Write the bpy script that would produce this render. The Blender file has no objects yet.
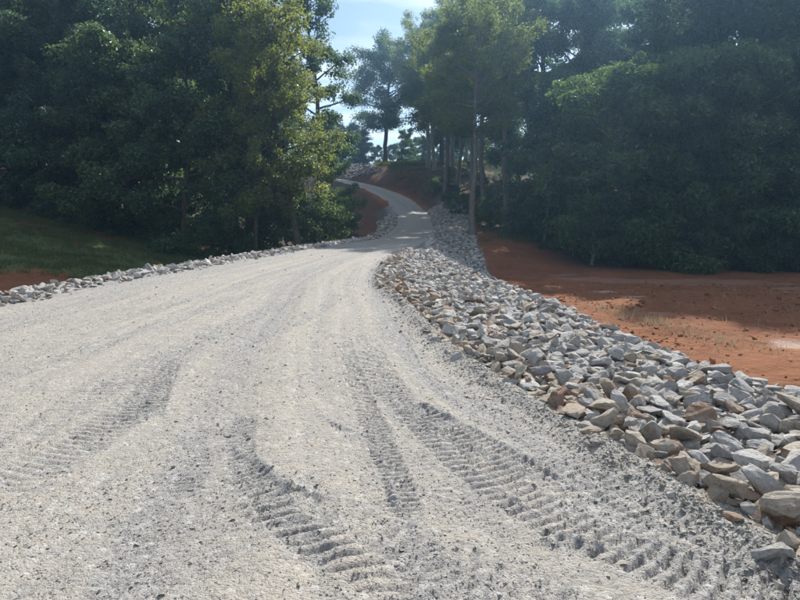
import bpy, bmesh, math, random
import numpy as np
from mathutils import Vector, Euler, noise as mnoise

R = math.radians
scene = bpy.context.scene
COL = scene.collection

# ------------------------------------------------------------------ camera
CAM_H, F_PX, PITCH = 1.6, 600.0, 8.06          # photo is 800 px wide, horizon near row 215
cam = bpy.data.cameras.new('camera')
cam.sensor_fit = 'HORIZONTAL'; cam.sensor_width = 36.0; cam.lens = 27.0
cam.clip_start = 0.05; cam.clip_end = 3000
cam_ob = bpy.data.objects.new('camera', cam); COL.objects.link(cam_ob)
cam_ob.location = (0, 0, CAM_H); cam_ob.rotation_euler = (R(90 - PITCH), 0, 0)
scene.camera = cam_ob

# ------------------------------------------------------------------ sky and sun
SUN_EL, SUN_AZ = 40.0, 22.0                    # azimuth clockwise from +Y (straight ahead)
w = bpy.data.worlds.new('World'); scene.world = w; w.use_nodes = True
nt = w.node_tree; nt.nodes.clear()
N = nt.nodes.new; Lk = nt.links.new
out = N('ShaderNodeOutputWorld'); bg = N('ShaderNodeBackground'); bg.inputs[1].default_value = 0.075
sky = N('ShaderNodeTexSky'); sky.sky_type = 'NISHITA'; sky.sun_disc = False
sky.sun_elevation = R(SUN_EL); sky.sun_rotation = R(SUN_AZ); sky.altitude = 200
sky.air_density = 1.0; sky.dust_density = .6; sky.ozone_density = 2.0
# thin high cloud, the same all over the sky: direction projected on a flat layer
tc = N('ShaderNodeTexCoord'); sep = N('ShaderNodeSeparateXYZ'); Lk(tc.outputs['Generated'], sep.inputs[0])
mz = N('ShaderNodeMath'); mz.operation = 'MAXIMUM'; mz.inputs[1].default_value = 0.06; Lk(sep.outputs[2], mz.inputs[0])
dv = N('ShaderNodeVectorMath'); dv.operation = 'DIVIDE'
cb = N('ShaderNodeCombineXYZ')
for i in range(3): Lk(mz.outputs[0], cb.inputs[i])
Lk(tc.outputs['Generated'], dv.inputs[0]); Lk(cb.outputs[0], dv.inputs[1])
mp = N('ShaderNodeMapping'); mp.inputs['Scale'].default_value = (0.55, 0.9, 1); mp.inputs['Location'].default_value = (3.1, 1.7, 0)
Lk(dv.outputs[0], mp.inputs[0])
cn = N('ShaderNodeTexNoise'); cn.inputs['Scale'].default_value = 1.1; cn.inputs['Detail'].default_value = 7; cn.inputs['Distortion'].default_value = 0.7
Lk(mp.outputs[0], cn.inputs['Vector'])
cr = N('ShaderNodeMapRange'); cr.inputs[1].default_value = 0.42; cr.inputs[2].default_value = 0.66; cr.inputs[4].default_value = 0.85
Lk(cn.outputs['Fac'], cr.inputs[0])
mx = N('ShaderNodeMix'); mx.data_type = 'RGBA'; mx.inputs[7].default_value = (10.0, 10.2, 10.4, 1)
Lk(cr.outputs[0], mx.inputs[0]); Lk(sky.outputs[0], mx.inputs[6]); Lk(mx.outputs[2], bg.inputs[0]); Lk(bg.outputs[0], out.inputs[0])

sun = bpy.data.lights.new('sun', 'SUN'); sun.energy = 4.6; sun.angle = R(0.53); sun.color = (1.0, 0.945, 0.86)
sun_ob = bpy.data.objects.new('sun', sun); COL.objects.link(sun_ob)
S_DIR = Vector((math.sin(R(SUN_AZ)) * math.cos(R(SUN_EL)), math.cos(R(SUN_AZ)) * math.cos(R(SUN_EL)), math.sin(R(SUN_EL))))
sun_ob.rotation_euler = (-S_DIR).to_track_quat('-Z', 'Y').to_euler(); sun_ob.location = S_DIR * 100

vs = scene.view_settings
vs.view_transform = 'Standard'; vs.look = 'None'; vs.gamma = 1.0; vs.use_curve_mapping = False; vs.exposure = 0.73
cy = scene.cycles
cy.max_bounces = 6; cy.diffuse_bounces = 3; cy.glossy_bounces = 2; cy.transmission_bounces = 3; cy.volume_bounces = 0
cy.use_denoising = True; cy.caustics_reflective = False; cy.caustics_refractive = False
cy.use_adaptive_sampling = True; cy.adaptive_threshold = 0.02
cy.volume_step_rate = 4.0

# ------------------------------------------------------------------ numeric helpers
def px(u, v, z=0.0):
    """photo pixel -> ground point at height z"""
    a = math.atan((v - 300) / F_PX) + R(PITCH)
    Y = (CAM_H - z) / math.tan(a)
    depth = Y * math.cos(R(PITCH)) + (CAM_H - z) * math.sin(R(PITCH))
    return ((u - 400) / F_PX * depth, Y)
def xat(u, Y): return (u - 400) / F_PX * Y
def hsh(ix, iy, s):
    n = (ix.astype(np.int64) * 374761393 + iy.astype(np.int64) * 668265263 + s * 974634077) & 0x7fffffff
    n = ((n ^ (n >> 13)) * 1274126177) & 0x7fffffff
    n = n ^ (n >> 16)
    return (n & 0xffff) / 65535.0
def vnoise(x, y, s=0):
    x = np.asarray(x, float); y = np.asarray(y, float)
    ix = np.floor(x); iy = np.floor(y); fx = x - ix; fy = y - iy
    fx = fx * fx * (3 - 2 * fx); fy = fy * fy * (3 - 2 * fy)
    a = hsh(ix, iy, s); b = hsh(ix + 1, iy, s); c = hsh(ix, iy + 1, s); d = hsh(ix + 1, iy + 1, s)
    return (a + (b - a) * fx) * (1 - fy) + (c + (d - c) * fx) * fy
def fbm(x, y, s=0, o=4):
    t = 0; a = .5
    for k in range(o):
        t = t + a * vnoise(x * 2 ** k + 17.3 * k, y * 2 ** k - 9.1 * k, s + k); a *= .5
    return t / (1 - .5 ** o)
def sstep(a, b, x):
    t = np.clip((np.asarray(x, float) - a) / (b - a), 0, 1); return t * t * (3 - 2 * t)

def mesh_np(name, verts, faces, mats=(), smooth=False, mat_idx=None, attrs=None):
    """verts (n,3), faces (m,k) with k = 3 or 4, or a list of such arrays"""
    me = bpy.data.meshes.new(name)
    fl = faces if isinstance(faces, list) else [faces]
    fl = [np.asarray(f, np.int32) for f in fl if len(f)]
    loops = np.concatenate([f.ravel() for f in fl])
    tot = np.concatenate([np.full(len(f), f.shape[1], np.int32) for f in fl])
    st = np.zeros(len(tot), np.int32); st[1:] = np.cumsum(tot)[:-1]
    me.vertices.add(len(verts)); me.vertices.foreach_set('co', np.asarray(verts, np.float32).ravel())
    me.loops.add(len(loops)); me.loops.foreach_set('vertex_index', loops)
    me.polygons.add(len(tot)); me.polygons.foreach_set('loop_start', st)
    for m in mats: me.materials.append(m)
    if mat_idx is not None: me.polygons.foreach_set('material_index', np.asarray(mat_idx, np.int32))
    me.polygons.foreach_set('use_smooth', np.full(len(tot), smooth, bool))
    if attrs:
        for k, v in attrs.items():
            at = me.attributes.new(k, 'FLOAT', 'POINT'); at.data.foreach_set('value', np.asarray(v, np.float32))
    me.update(calc_edges=True)
    return me
def link(name, me, parent=None, loc=None, **props):
    o = bpy.data.objects.new(name, me); COL.objects.link(o)
    if parent: o.parent = parent
    if loc is not None: o.location = loc
    for k, v in props.items(): o[k] = v
    return o
def grid_faces(nr, nc, off=0):
    i = np.arange(nr - 1)[:, None] * nc + np.arange(nc - 1)[None]
    i = i.ravel() + off
    return np.stack([i, i + 1, i + nc + 1, i + nc], 1)

# ------------------------------------------------------------------ materials
def mat(name):
    m = bpy.data.materials.new(name); m.use_nodes = True
    n = m.node_tree; n.nodes.clear()
    return m, n, n.nodes.new, n.links.new
def node_mix(N, L, fac, a, b):
    x = N('ShaderNodeMix'); x.data_type = 'RGBA'
    for sock, val in ((x.inputs[0], fac), (x.inputs[6], a), (x.inputs[7], b)):
        if hasattr(val, 'links') or hasattr(val, 'is_linked'): L(val, sock)
        elif isinstance(val, (int, float)): sock.default_value = val
        else: sock.default_value = (*val, 1)
    return x.outputs[2]
def node_noise(N, L, vec, scale, detail=4, rough=.55):
    x = N('ShaderNodeTexNoise'); x.inputs['Scale'].default_value = scale; x.inputs['Detail'].default_value = detail
    x.inputs['Roughness'].default_value = rough; L(vec, x.inputs['Vector']); return x.outputs['Fac']
def node_range(N, L, v, a, b, c=0., d=1.):
    x = N('ShaderNodeMapRange'); x.inputs[1].default_value = a; x.inputs[2].default_value = b
    x.inputs[3].default_value = c; x.inputs[4].default_value = d; L(v, x.inputs[0]); return x.outputs[0]
def node_math(N, L, op, a, b=0.):
    x = N('ShaderNodeMath'); x.operation = op
    for s, v in ((x.inputs[0], a), (x.inputs[1], b)):
        if isinstance(v, (int, float)): s.default_value = v
        else: L(v, s)
    return x.outputs[0]
def node_attr(N, name):
    x = N('ShaderNodeAttribute'); x.attribute_name = name; return x.outputs['Fac']
def node_rand(N, L):
    """one random number per separate piece, for single objects and for joined ones alike"""
    g = N('ShaderNodeNewGeometry'); o = N('ShaderNodeObjectInfo')
    return node_math(N, L, 'FRACT', node_math(N, L, 'ADD', g.outputs['Random Per Island'], o.outputs['Random']))

def mat_road():
    m, n, N, L = mat('crushed_stone')
    o = N('ShaderNodeOutputMaterial'); b = N('ShaderNodeBsdfPrincipled'); L(b.outputs[0], o.inputs[0])
    b.inputs['Roughness'].default_value = .92; b.inputs['Specular IOR Level'].default_value = .25
    g = N('ShaderNodeNewGeometry'); P = g.outputs['Position']
    v1 = N('ShaderNodeTexVoronoi'); v1.inputs['Scale'].default_value = 70; L(P, v1.inputs['Vector'])
    v2 = N('ShaderNodeTexVoronoi'); v2.inputs['Scale'].default_value = 28; L(P, v2.inputs['Vector'])
    s1 = N('ShaderNodeSeparateXYZ'); L(v1.outputs['Color'], s1.inputs[0])
    s2 = N('ShaderNodeSeparateXYZ'); L(v2.outputs['Color'], s2.inputs[0])
    big = node_noise(N, L, P, .9, 5); mid = node_noise(N, L, P, 6, 5)
    dust = node_mix(N, L, node_range(N, L, big, .35, .65), (.43, .39, .332), (.395, .366, .322))
    dust = node_mix(N, L, node_range(N, L, mid, .4, .7, 0, .5), dust, (.34, .325, .305))
    stone = node_mix(N, L, node_range(N, L, s1.outputs[0], 0, 1), (.19, .19, .19), (.40, .395, .385))
    fresh = node_attr(N, 'fresh')
    f = node_math(N, L, 'ADD', fresh, node_range(N, L, mid, .3, .75, -.15, .3))
    c = node_mix(N, L, node_range(N, L, f, .1, .9, .12, .9), dust, stone)
    spk = node_range(N, L, s2.outputs[1], .86, .95, 0, .55)
    c = node_mix(N, L, spk, c, (.54, .53, .50))
    drk = node_range(N, L, s1.outputs[2], .0, .2, .55, 0)
    c = node_mix(N, L, drk, c, (.15, .145, .14))
    L(c, b.inputs['Base Color'])
    h = node_math(N, L, 'ADD', node_math(N, L, 'MULTIPLY', v1.outputs['Distance'], -.5), node_math(N, L, 'MULTIPLY', v2.outputs['Distance'], -.6))
    h = node_math(N, L, 'ADD', h, node_noise(N, L, P, 150, 3))
    bp = N('ShaderNodeBump'); bp.inputs['Strength'].default_value = .75; bp.inputs['Distance'].default_value = .018
    L(h, bp.inputs['Height']); L(bp.outputs[0], b.inputs['Normal'])
    return m
def mat_ground():
    m, n, N, L = mat('clay_and_grass')
    o = N('ShaderNodeOutputMaterial'); b = N('ShaderNodeBsdfPrincipled'); L(b.outputs[0], o.inputs[0])
    b.inputs['Roughness'].default_value = .95; b.inputs['Specular IOR Level'].default_value = .15
    g = N('ShaderNodeNewGeometry'); P = g.outputs['Position']
    a = node_noise(N, L, P, .45, 6); c2 = node_noise(N, L, P, 3.2, 5); c3 = node_noise(N, L, P, 16, 4)
    clay = node_mix(N, L, node_range(N, L, a, .35, .65), (.25, .102, .046), (.18, .070, .034))
    clay = node_mix(N, L, node_range(N, L, c2, .45, .75, 0, .75), clay, (.29, .145, .075))
    clay = node_mix(N, L, node_range(N, L, c3, .55, .75, 0, .6), clay, (.16, .075, .042))
    grass = node_mix(N, L, node_range(N, L, c2, .3, .7), (.085, .13, .045), (.14, .16, .065))
    grass = node_mix(N, L, node_range(N, L, c3, .5, .8, 0, .7), grass, (.16, .115, .06))
    gr = node_attr(N, 'grass')
    f = node_range(N, L, node_math(N, L, 'ADD', gr, node_range(N, L, c2, .3, .7, -.35, .35)), .3, .7)
    col = node_mix(N, L, f, clay, grass)
    rip = node_mix(N, L, node_range(N, L, c3, .3, .7), (.16, .16, .165), (.34, .335, .325))
    col = node_mix(N, L, node_attr(N, 'riprap'), col, rip)
    col = node_mix(N, L, node_attr(N, 'silt'), col, (.56, .44, .37))
    litter_shade_col = node_mix(N, L, node_range(N, L, c3, .35, .7), (.055, .036, .022), (.11, .075, .045))  # brown of fallen leaves, and of tree shade painted on the slopes
    col = node_mix(N, L, node_attr(N, 'litter_shade'), col, litter_shade_col)
    L(col, b.inputs['Base Color'])
    bp = N('ShaderNodeBump'); bp.inputs['Strength'].default_value = .9; bp.inputs['Distance'].default_value = .12
    hh = node_math(N, L, 'ADD', node_noise(N, L, P, 5, 8, .65), node_math(N, L, 'MULTIPLY', c2, .8))
    L(hh, bp.inputs['Height']); L(bp.outputs[0], b.inputs['Normal'])
    return m
def mat_rock(name, stops):
    m, n, N, L = mat(name)
    o = N('ShaderNodeOutputMaterial'); b = N('ShaderNodeBsdfPrincipled'); L(b.outputs[0], o.inputs[0])
    b.inputs['Roughness'].default_value = .85; b.inputs['Specular IOR Level'].default_value = .3
    r = node_rand(N, L)
    ramp = N('ShaderNodeValToRGB'); e = ramp.color_ramp.elements
    e[0].position = 0; e[0].color = (*stops[0], 1); e[1].position = 1; e[1].color = (*stops[-1], 1)
    for i, s in enumerate(stops[1:-1]):
        x = e.new((i + 1) / (len(stops) - 1)); x.color = (*s, 1)
    L(r, ramp.inputs[0])
    g = N('ShaderNodeNewGeometry'); P = g.outputs['Position']
    n1 = node_noise(N, L, P, 9, 6, .65); n2 = node_noise(N, L, P, 45, 5, .7)
    c = node_mix(N, L, node_range(N, L, n1, .38, .66, 0, .75), ramp.outputs[0], (.45, .41, .345))
    c = node_mix(N, L, node_range(N, L, n2, .48, .70, 0, .6), c, (.17, .165, .16))
    c = node_mix(N, L, node_range(N, L, node_noise(N, L, P, 4, 3), .58, .7, 0, .5), c, (.33, .22, .145))
    L(c, b.inputs['Base Color'])
    bp = N('ShaderNodeBump'); bp.inputs['Strength'].default_value = 1.0; bp.inputs['Distance'].default_value = .035
    L(node_math(N, L, 'ADD', node_noise(N, L, P, 22, 7, .7), n1), bp.inputs['Height']); L(bp.outputs[0], b.inputs['Normal'])
    return m
def mat_leaf(name, c1, c2, c3, trans=.45, gloss=.05):
    m, n, N, L = mat(name)
    o = N('ShaderNodeOutputMaterial')
    r = node_rand(N, L)
    oi = N('ShaderNodeObjectInfo')
    c = node_mix(N, L, r, c1, c2)
    c = node_mix(N, L, node_range(N, L, oi.outputs['Random'], 0, 1, 0, .5), c, c3)
    d = N('ShaderNodeBsdfDiffuse'); L(c, d.inputs[0])
    t = N('ShaderNodeBsdfTranslucent')
    hs = N('ShaderNodeHueSaturation'); hs.inputs['Hue'].default_value = .485; hs.inputs['Saturation'].default_value = 1.1; hs.inputs['Value'].default_value = 2.0
    L(c, hs.inputs['Color']); L(hs.outputs[0], t.inputs[0])
    gl = N('ShaderNodeBsdfGlossy'); gl.inputs['Roughness'].default_value = .55; gl.inputs[0].default_value = (.55, .6, .6, 1)
    m1 = N('ShaderNodeMixShader'); m1.inputs[0].default_value = trans; L(d.outputs[0], m1.inputs[1]); L(t.outputs[0], m1.inputs[2])
    fr = N('ShaderNodeFresnel'); fr.inputs[0].default_value = 1.4
    m2 = N('ShaderNodeMixShader'); L(node_math(N, L, 'MULTIPLY', fr.outputs[0], gloss * 4), m2.inputs[0]); L(m1.outputs[0], m2.inputs[1]); L(gl.outputs[0], m2.inputs[2])
    L(m2.outputs[0], o.inputs[0])
    return m
def mat_bark(name, a, b_):
    m, n, N, L = mat(name)
    o = N('ShaderNodeOutputMaterial'); b = N('ShaderNodeBsdfPrincipled'); L(b.outputs[0], o.inputs[0])
    b.inputs['Roughness'].default_value = .95; b.inputs['Specular IOR Level'].default_value = .1
    t = N('ShaderNodeTexCoord'); mp = N('ShaderNodeMapping'); mp.inputs['Scale'].default_value = (9, 9, 1.6); L(t.outputs['Object'], mp.inputs[0])
    f = node_noise(N, L, mp.outputs[0], 1.5, 6, .65)
    L(node_mix(N, L, node_range(N, L, f, .35, .65), a, b_), b.inputs['Base Color'])
    bp = N('ShaderNodeBump'); bp.inputs['Distance'].default_value = .06; L(f, bp.inputs['Height']); L(bp.outputs[0], b.inputs['Normal'])
    return m
def mat_blade(name, c1, c2, trans=.35):
    m, n, N, L = mat(name)
    o = N('ShaderNodeOutputMaterial')
    g = N('ShaderNodeNewGeometry')
    c = node_mix(N, L, g.outputs['Random Per Island'], c1, c2)
    d = N('ShaderNodeBsdfDiffuse'); L(c, d.inputs[0]); t = N('ShaderNodeBsdfTranslucent'); L(c, t.inputs[0])
    x = N('ShaderNodeMixShader'); x.inputs[0].default_value = trans; L(d.outputs[0], x.inputs[1]); L(t.outputs[0], x.inputs[2]); L(x.outputs[0], o.inputs[0])
    return m

M_ROAD = mat_road(); M_GROUND = mat_ground()
M_ROCK = [mat_rock('rock_grey', [(.28, .29, .305), (.44, .445, .45), (.54, .54, .535), (.34, .345, .355), (.68, .675, .655)]),
          mat_rock('rock_tan', [(.42, .35, .27), (.48, .42, .34), (.34, .26, .19), (.54, .48, .40)]),
          mat_rock('rock_rust', [(.30, .155, .085), (.26, .17, .12), (.36, .21, .13)])]
M_PEB = mat_rock('pebble_stone', [(.34, .33, .32), (.44, .42, .39), (.54, .52, .48), (.40, .385, .36)])

# ------------------------------------------------------------------ terrain
# road: Y, left edge X, right edge X (as far as the level pad reaches), shoulder widths
T_Y  = np.array([-14, 0, 3, 5.6, 6.8, 8.5, 10.4, 14, 19.4, 27, 32.6, 40.7])
T_XL = np.array([-8.2, -7.8, -7.6, -7.45, -7.4, -7.3, -7.2, -6.95, -6.0, -4.6, -3.4, -1.7])
T_XR = np.array([3.0, 2.55, 1.9, 1.08, .78, .52, .36, -.25, -.30, .35, .95, 1.95])
T_SH = np.array([2.1, 2.1, 2.1, 2.2, 2.3, 2.4, 2.5, 2.6, 2.1, 1.0, .5, .25])
LANE = np.array([[.12, 41, 0, 1.85], [.9, 50, .2, 1.9], [1.5, 62, .8, 1.95], [1.3, 75, 2.0, 2.0], [-.7, 85, 4.0, 2.0],
                 [-4.65, 93, 5.8, 2.0], [-10, 99.5, 7.3, 2.0], [-17, 103, 8.6, 2.0], [-26, 105, 9.6, 2.0], [-36, 106, 10.2, 2.0]])
def catmull(P, n=14):
    P = np.asarray(P, float); Q = np.vstack([2 * P[0] - P[1], P, 2 * P[-1] - P[-2]]); o_ = []
    for i in range(1, len(Q) - 2):
        for t in np.linspace(0, 1, n, endpoint=False):
            a, b, c, d = Q[i - 1], Q[i], Q[i + 1], Q[i + 2]
            o_.append(.5 * (2 * b + (c - a) * t + (2 * a - 5 * b + 4 * c - d) * t * t + (3 * b - a - 3 * c + d) * t ** 3))
    o_.append(P[-1]); return np.array(o_)
def smooth_tab(tab):
    yy = np.linspace(-14, 40.7, 548); v = np.interp(yy, T_Y, tab); k = np.ones(25) / 25
    vp = np.pad(v, 12, mode='edge'); return yy, np.convolve(vp, k, 'valid')
_yy, _xl = smooth_tab(T_XL); _, _xr = smooth_tab(T_XR); _, _sh = smooth_tab(T_SH)
def XL(y): return np.interp(y, _yy, _xl)
def XR(y): return np.interp(y, _yy, _xr)
def SH(y): return np.interp(y, _yy, _sh)
LANE_S = catmull(LANE, 16)
_py = np.arange(-14, 40.7, .4)
PAD = np.stack([(XL(_py) - .55 + XR(_py) + SH(_py)) / 2, _py, 0 * _py, (XR(_py) + SH(_py) - XL(_py) + .55) / 2], 1)
ROUTE = np.vstack([PAD, LANE_S])
def lane_x(y): return np.interp(y, np.r_[_py, LANE_S[:70, 1]], np.r_[PAD[:, 0], LANE_S[:70, 0]])
def route(x, y):
    """distance outside the pad/lane edge (negative inside) and the height of the nearest bit of it"""
    x = np.ravel(x); y = np.ravel(y); d = np.empty(len(x)); z = np.empty(len(x))
    for i in range(0, len(x), 20000):
        dx = x[i:i + 20000, None] - ROUTE[None, :, 0]; dy = y[i:i + 20000, None] - ROUTE[None, :, 1]
        q = np.sqrt(dx * dx + dy * dy) - ROUTE[None, :, 3]; j = q.argmin(1)
        d[i:i + 20000] = q[np.arange(len(j)), j]; z[i:i + 20000] = ROUTE[j, 2]
    return d, z
def base_h(x, y):
    ye = y - .38 * np.clip(x - 6, 0, 40)
    zr = np.interp(ye, [-20, 10, 26, 34, 46, 58, 65, 85, 105, 125, 400], [-1.6, -1.6, -1.75, -1.5, -.1, 1.6, 2.8, 6.2, 10.3, 10.7, 13])
    zl = np.interp(y, [-20, 20, 45, 75, 88, 100, 107, 118, 400], [-1.05, -1.05, -1.0, .0, 3.0, 7.0, 10.3, 10.7, 13])
    zl = zl + .19 * np.clip(-x - 12, 0, 45) * sstep(14, 44, y) * (1 - sstep(70, 105, y))
    t = sstep(-3.5, 3.5, x - np.interp(y, [0, 41, 62, 75, 90, 105], [-2, .1, 1.5, 1.3, -1, -3]))
    z = zl + (zr - zl) * t
    z = z + .12 * (vnoise((x + .35 * y) * .25, (y - .3 * x) * 1.9, 15) - .5) * sstep(3, 6, x) * sstep(34, 28, y)
    return z + .30 * (fbm(x * .13, y * .13, 3, 3) - .5) + .10 * (fbm(x * .7, y * .7, 9, 3) - .5)
def ground(x, y):
    x = np.asarray(x, float); y = np.asarray(y, float); sh = x.shape; x = x.ravel(); y = y.ravel()
    d, zc = route(x, y)
    b = base_h(x, y)
    dd = np.clip(d, 0, None)
    z = np.clip(b, zc - .60 * dd, zc + np.where(y > 92, .5, .85) * dd)
    z = z + .05 * (fbm(x * 1.6, y * 1.6, 5, 3) - .5) * sstep(0, 1, dd)
    ts = (x - XR(y)) / np.maximum(SH(y), .2)                    # the rock shoulder sits a little lower than the road
    z = z - np.where(y < 36, np.clip(ts * 4, 0, 1) * .04 + .05 * np.clip(ts, 0, 1) ** 1.5, 0) * (d < 2.0) * sstep(36, 20, y)
    return z.reshape(sh), d.reshape(sh)
def gz(x, y): return float(ground(np.array([x]), np.array([y]))[0][0])

def axis(segs):
    o_ = [segs[0][0]]
    for a, b, s in segs:
        n_ = max(1, int(round((b - a) / s))); o_ += list(np.linspace(a, b, n_ + 1)[1:])
    return np.array(o_)
ax = axis([(-900, -120, 40), (-120, -48, 4), (-48, -14, .5), (-14, 18, .2), (18, 48, .5), (48, 120, 4), (120, 900, 40)])
ay = axis([(-200, -16, 8), (-16, 2, 1), (2, 30, .2), (30, 60, .3), (60, 120, .5), (120, 200, 4), (200, 1400, 50)])
GX, GY = np.meshgrid(ax, ay)
GZ, GD = ground(GX, GY)
GZ = np.where(GD < -.35, GZ - .14, GZ)
gx, gy, gd = GX.ravel(), GY.ravel(), GD.ravel()
a_rip = np.zeros(len(gx)); a_grass = np.zeros(len(gx)); a_silt = np.zeros(len(gx)); a_litter_shade = np.zeros(len(gx))
rel = gx - lane_x(gy)
a_rip = np.where((gy < 80), sstep(3.6, 3.0, gd) * np.where(rel > 0, 1, sstep(2.4, 1.6, gd) * np.where(gy > 41, 1, sstep(.5, .2, gd))), 0)
gn = 1.1 * (fbm(gx * .9, gy * .9, 33, 3) - .5)
a_rip = a_rip * sstep(.0, .35, a_rip + gn)
a_rip = np.where((gy >= 60) & (rel > 0), a_rip * sstep(80, 70, gy), a_rip)
a_rip = np.maximum(a_rip, np.where((gx < -2.4 - 1.1 * (6.2 - gd) + 2 * (fbm(gx * .6, gy * .6, 23) - .5)) & (gx > -40) & (gy > 94), sstep(6.5, 5.8, gd), 0))     # bank above the upper bend
a_grass = np.where(rel < 0, .85 * sstep(-1, 1, gy - 23.5 - 1.3 * np.clip(-12.5 - gx, -4, 1.5) + 2 * (fbm(gx * .5, gy * .5, 4) - .5)) * sstep(41, 36, gy + .0 * gx), 0)
a_grass = a_grass * np.clip(1.25 - 1.1 * sstep(.5, .68, fbm((gx + .8 * gy) * .55, (gy - .5 * gx) * .16, 45, 3)), 0, 1)
a_grass = np.where((rel < 0) & (gx < -14) & (gy >= 36) & (gy < 60), np.clip(1.2 - 1.1 * sstep(.5, .68, fbm((gx + .8 * gy) * .55, (gy - .5 * gx) * .16, 45, 3)), 0, .85), a_grass)
a_grass = np.where(gy > 106, np.maximum(a_grass, .95), a_grass)
a_grass = np.maximum(a_grass, np.where((rel > 3) & (gy > 50), .55 * fbm(gx * .35, gy * .35, 7), 0))
a_silt = sstep(.66, .76, fbm(gx * .22, gy * .55, 21, 3)) * np.where((gx > 4) & (gy > 9) & (gy < 34), .18, 0)
for (u, v, rx, ry) in ((797, 344, .8, .28), (602, 291, .55, .3), (632, 297, .5, .22)):
    X0, Y0 = px(u, v, -1.7)
    q = ((gx - X0) / rx) ** 2 + ((gy - Y0) / ry / 1.6) ** 2 + 1.1 * (fbm(gx * 1.7, gy * 1.7, 8) - .5)
    a_silt = np.maximum(a_silt, .6 * sstep(1.35, .35, q))
a_litter_shade = np.where(rel > 0, sstep(33, 38, gy - .0 * gx) * sstep(7, 10, gx - .05 * gy), sstep(39, 43, gy + .25 * (gx + 12)) * sstep(-6, -8, gx)) * np.where(gy < 104, 1, 0)
a_litter_shade = np.maximum(a_litter_shade, np.where((gy > 88) & (gy < 106) & (gx > -14), .8 * sstep(.1, .6, gd), 0))  # tree shade on the cut slope, painted in as dark brown soil
a_litter_shade = np.maximum(a_litter_shade, np.where((rel > 2) & (gy > 44) & (gy < 106), .8 * np.where(gy > 72, sstep(.1, .6, gd), sstep(3.2, 4.5, gd)) * sstep(44, 52, gy), 0))  # hillside beside the lane: shade of the trees put into the ground colour
a_litter_shade = np.maximum(a_litter_shade, np.where((rel < 0) & (gy > 42) & (gy < 104), .75, 0) * sstep(.2, 1, gd))  # clay bank across the lane: its shade painted with the same brown
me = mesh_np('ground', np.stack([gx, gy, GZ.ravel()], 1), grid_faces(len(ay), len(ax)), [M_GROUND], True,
             attrs={'riprap': a_rip, 'grass': a_grass, 'silt': a_silt, 'litter_shade': a_litter_shade})
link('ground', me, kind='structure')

# ------------------------------------------------------------------ gravel road with tyre marks
rowsY = np.r_[np.linspace(-12, 1.4, 16)[:-1], np.exp(np.linspace(math.log(1.4), math.log(12), 470))[:-1], np.exp(np.linspace(math.log(12), math.log(41.2), 190))]
NC = 560
tt = np.linspace(0, 1, NC)
tmap = .42 * tt + .58 * tt ** 2
rl = XL(rowsY) - .5; rr = XR(rowsY) + .25
PX = rr[:, None] - (rr - rl)[:, None] * tmap[None]
PY = np.repeat(rowsY[:, None], NC, 1)
TF = (PX - XL(PY)) / (XR(PY) - XL(PY))                     # 0 = left edge, 1 = right edge
H = .05 * (fbm(PX * .35, PY * .35, 31, 3) - .5)
FR = .30 * (fbm(PX * 1.1, PY * 1.1, 41, 3) - .35)
# long shallow wheel ruts that follow the road
st1 = vnoise(TF * 16 + .35 * vnoise(PY * .12, 0 * PY, 7), PY * .05, 51); st2 = vnoise(TF * 41, PY * .11, 52); st3 = vnoise(TF * 90, PY * .35, 53)
H += .045 * (st1 - .5) + .022 * (st2 - .5) + .008 * (st3 - .5)
FR += 1.5 * np.clip(.46 - st1, 0, 1) + 1.2 * np.clip(.43 - st2, 0, 1) + .7 * np.clip(.4 - st3, 0, 1)
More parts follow.
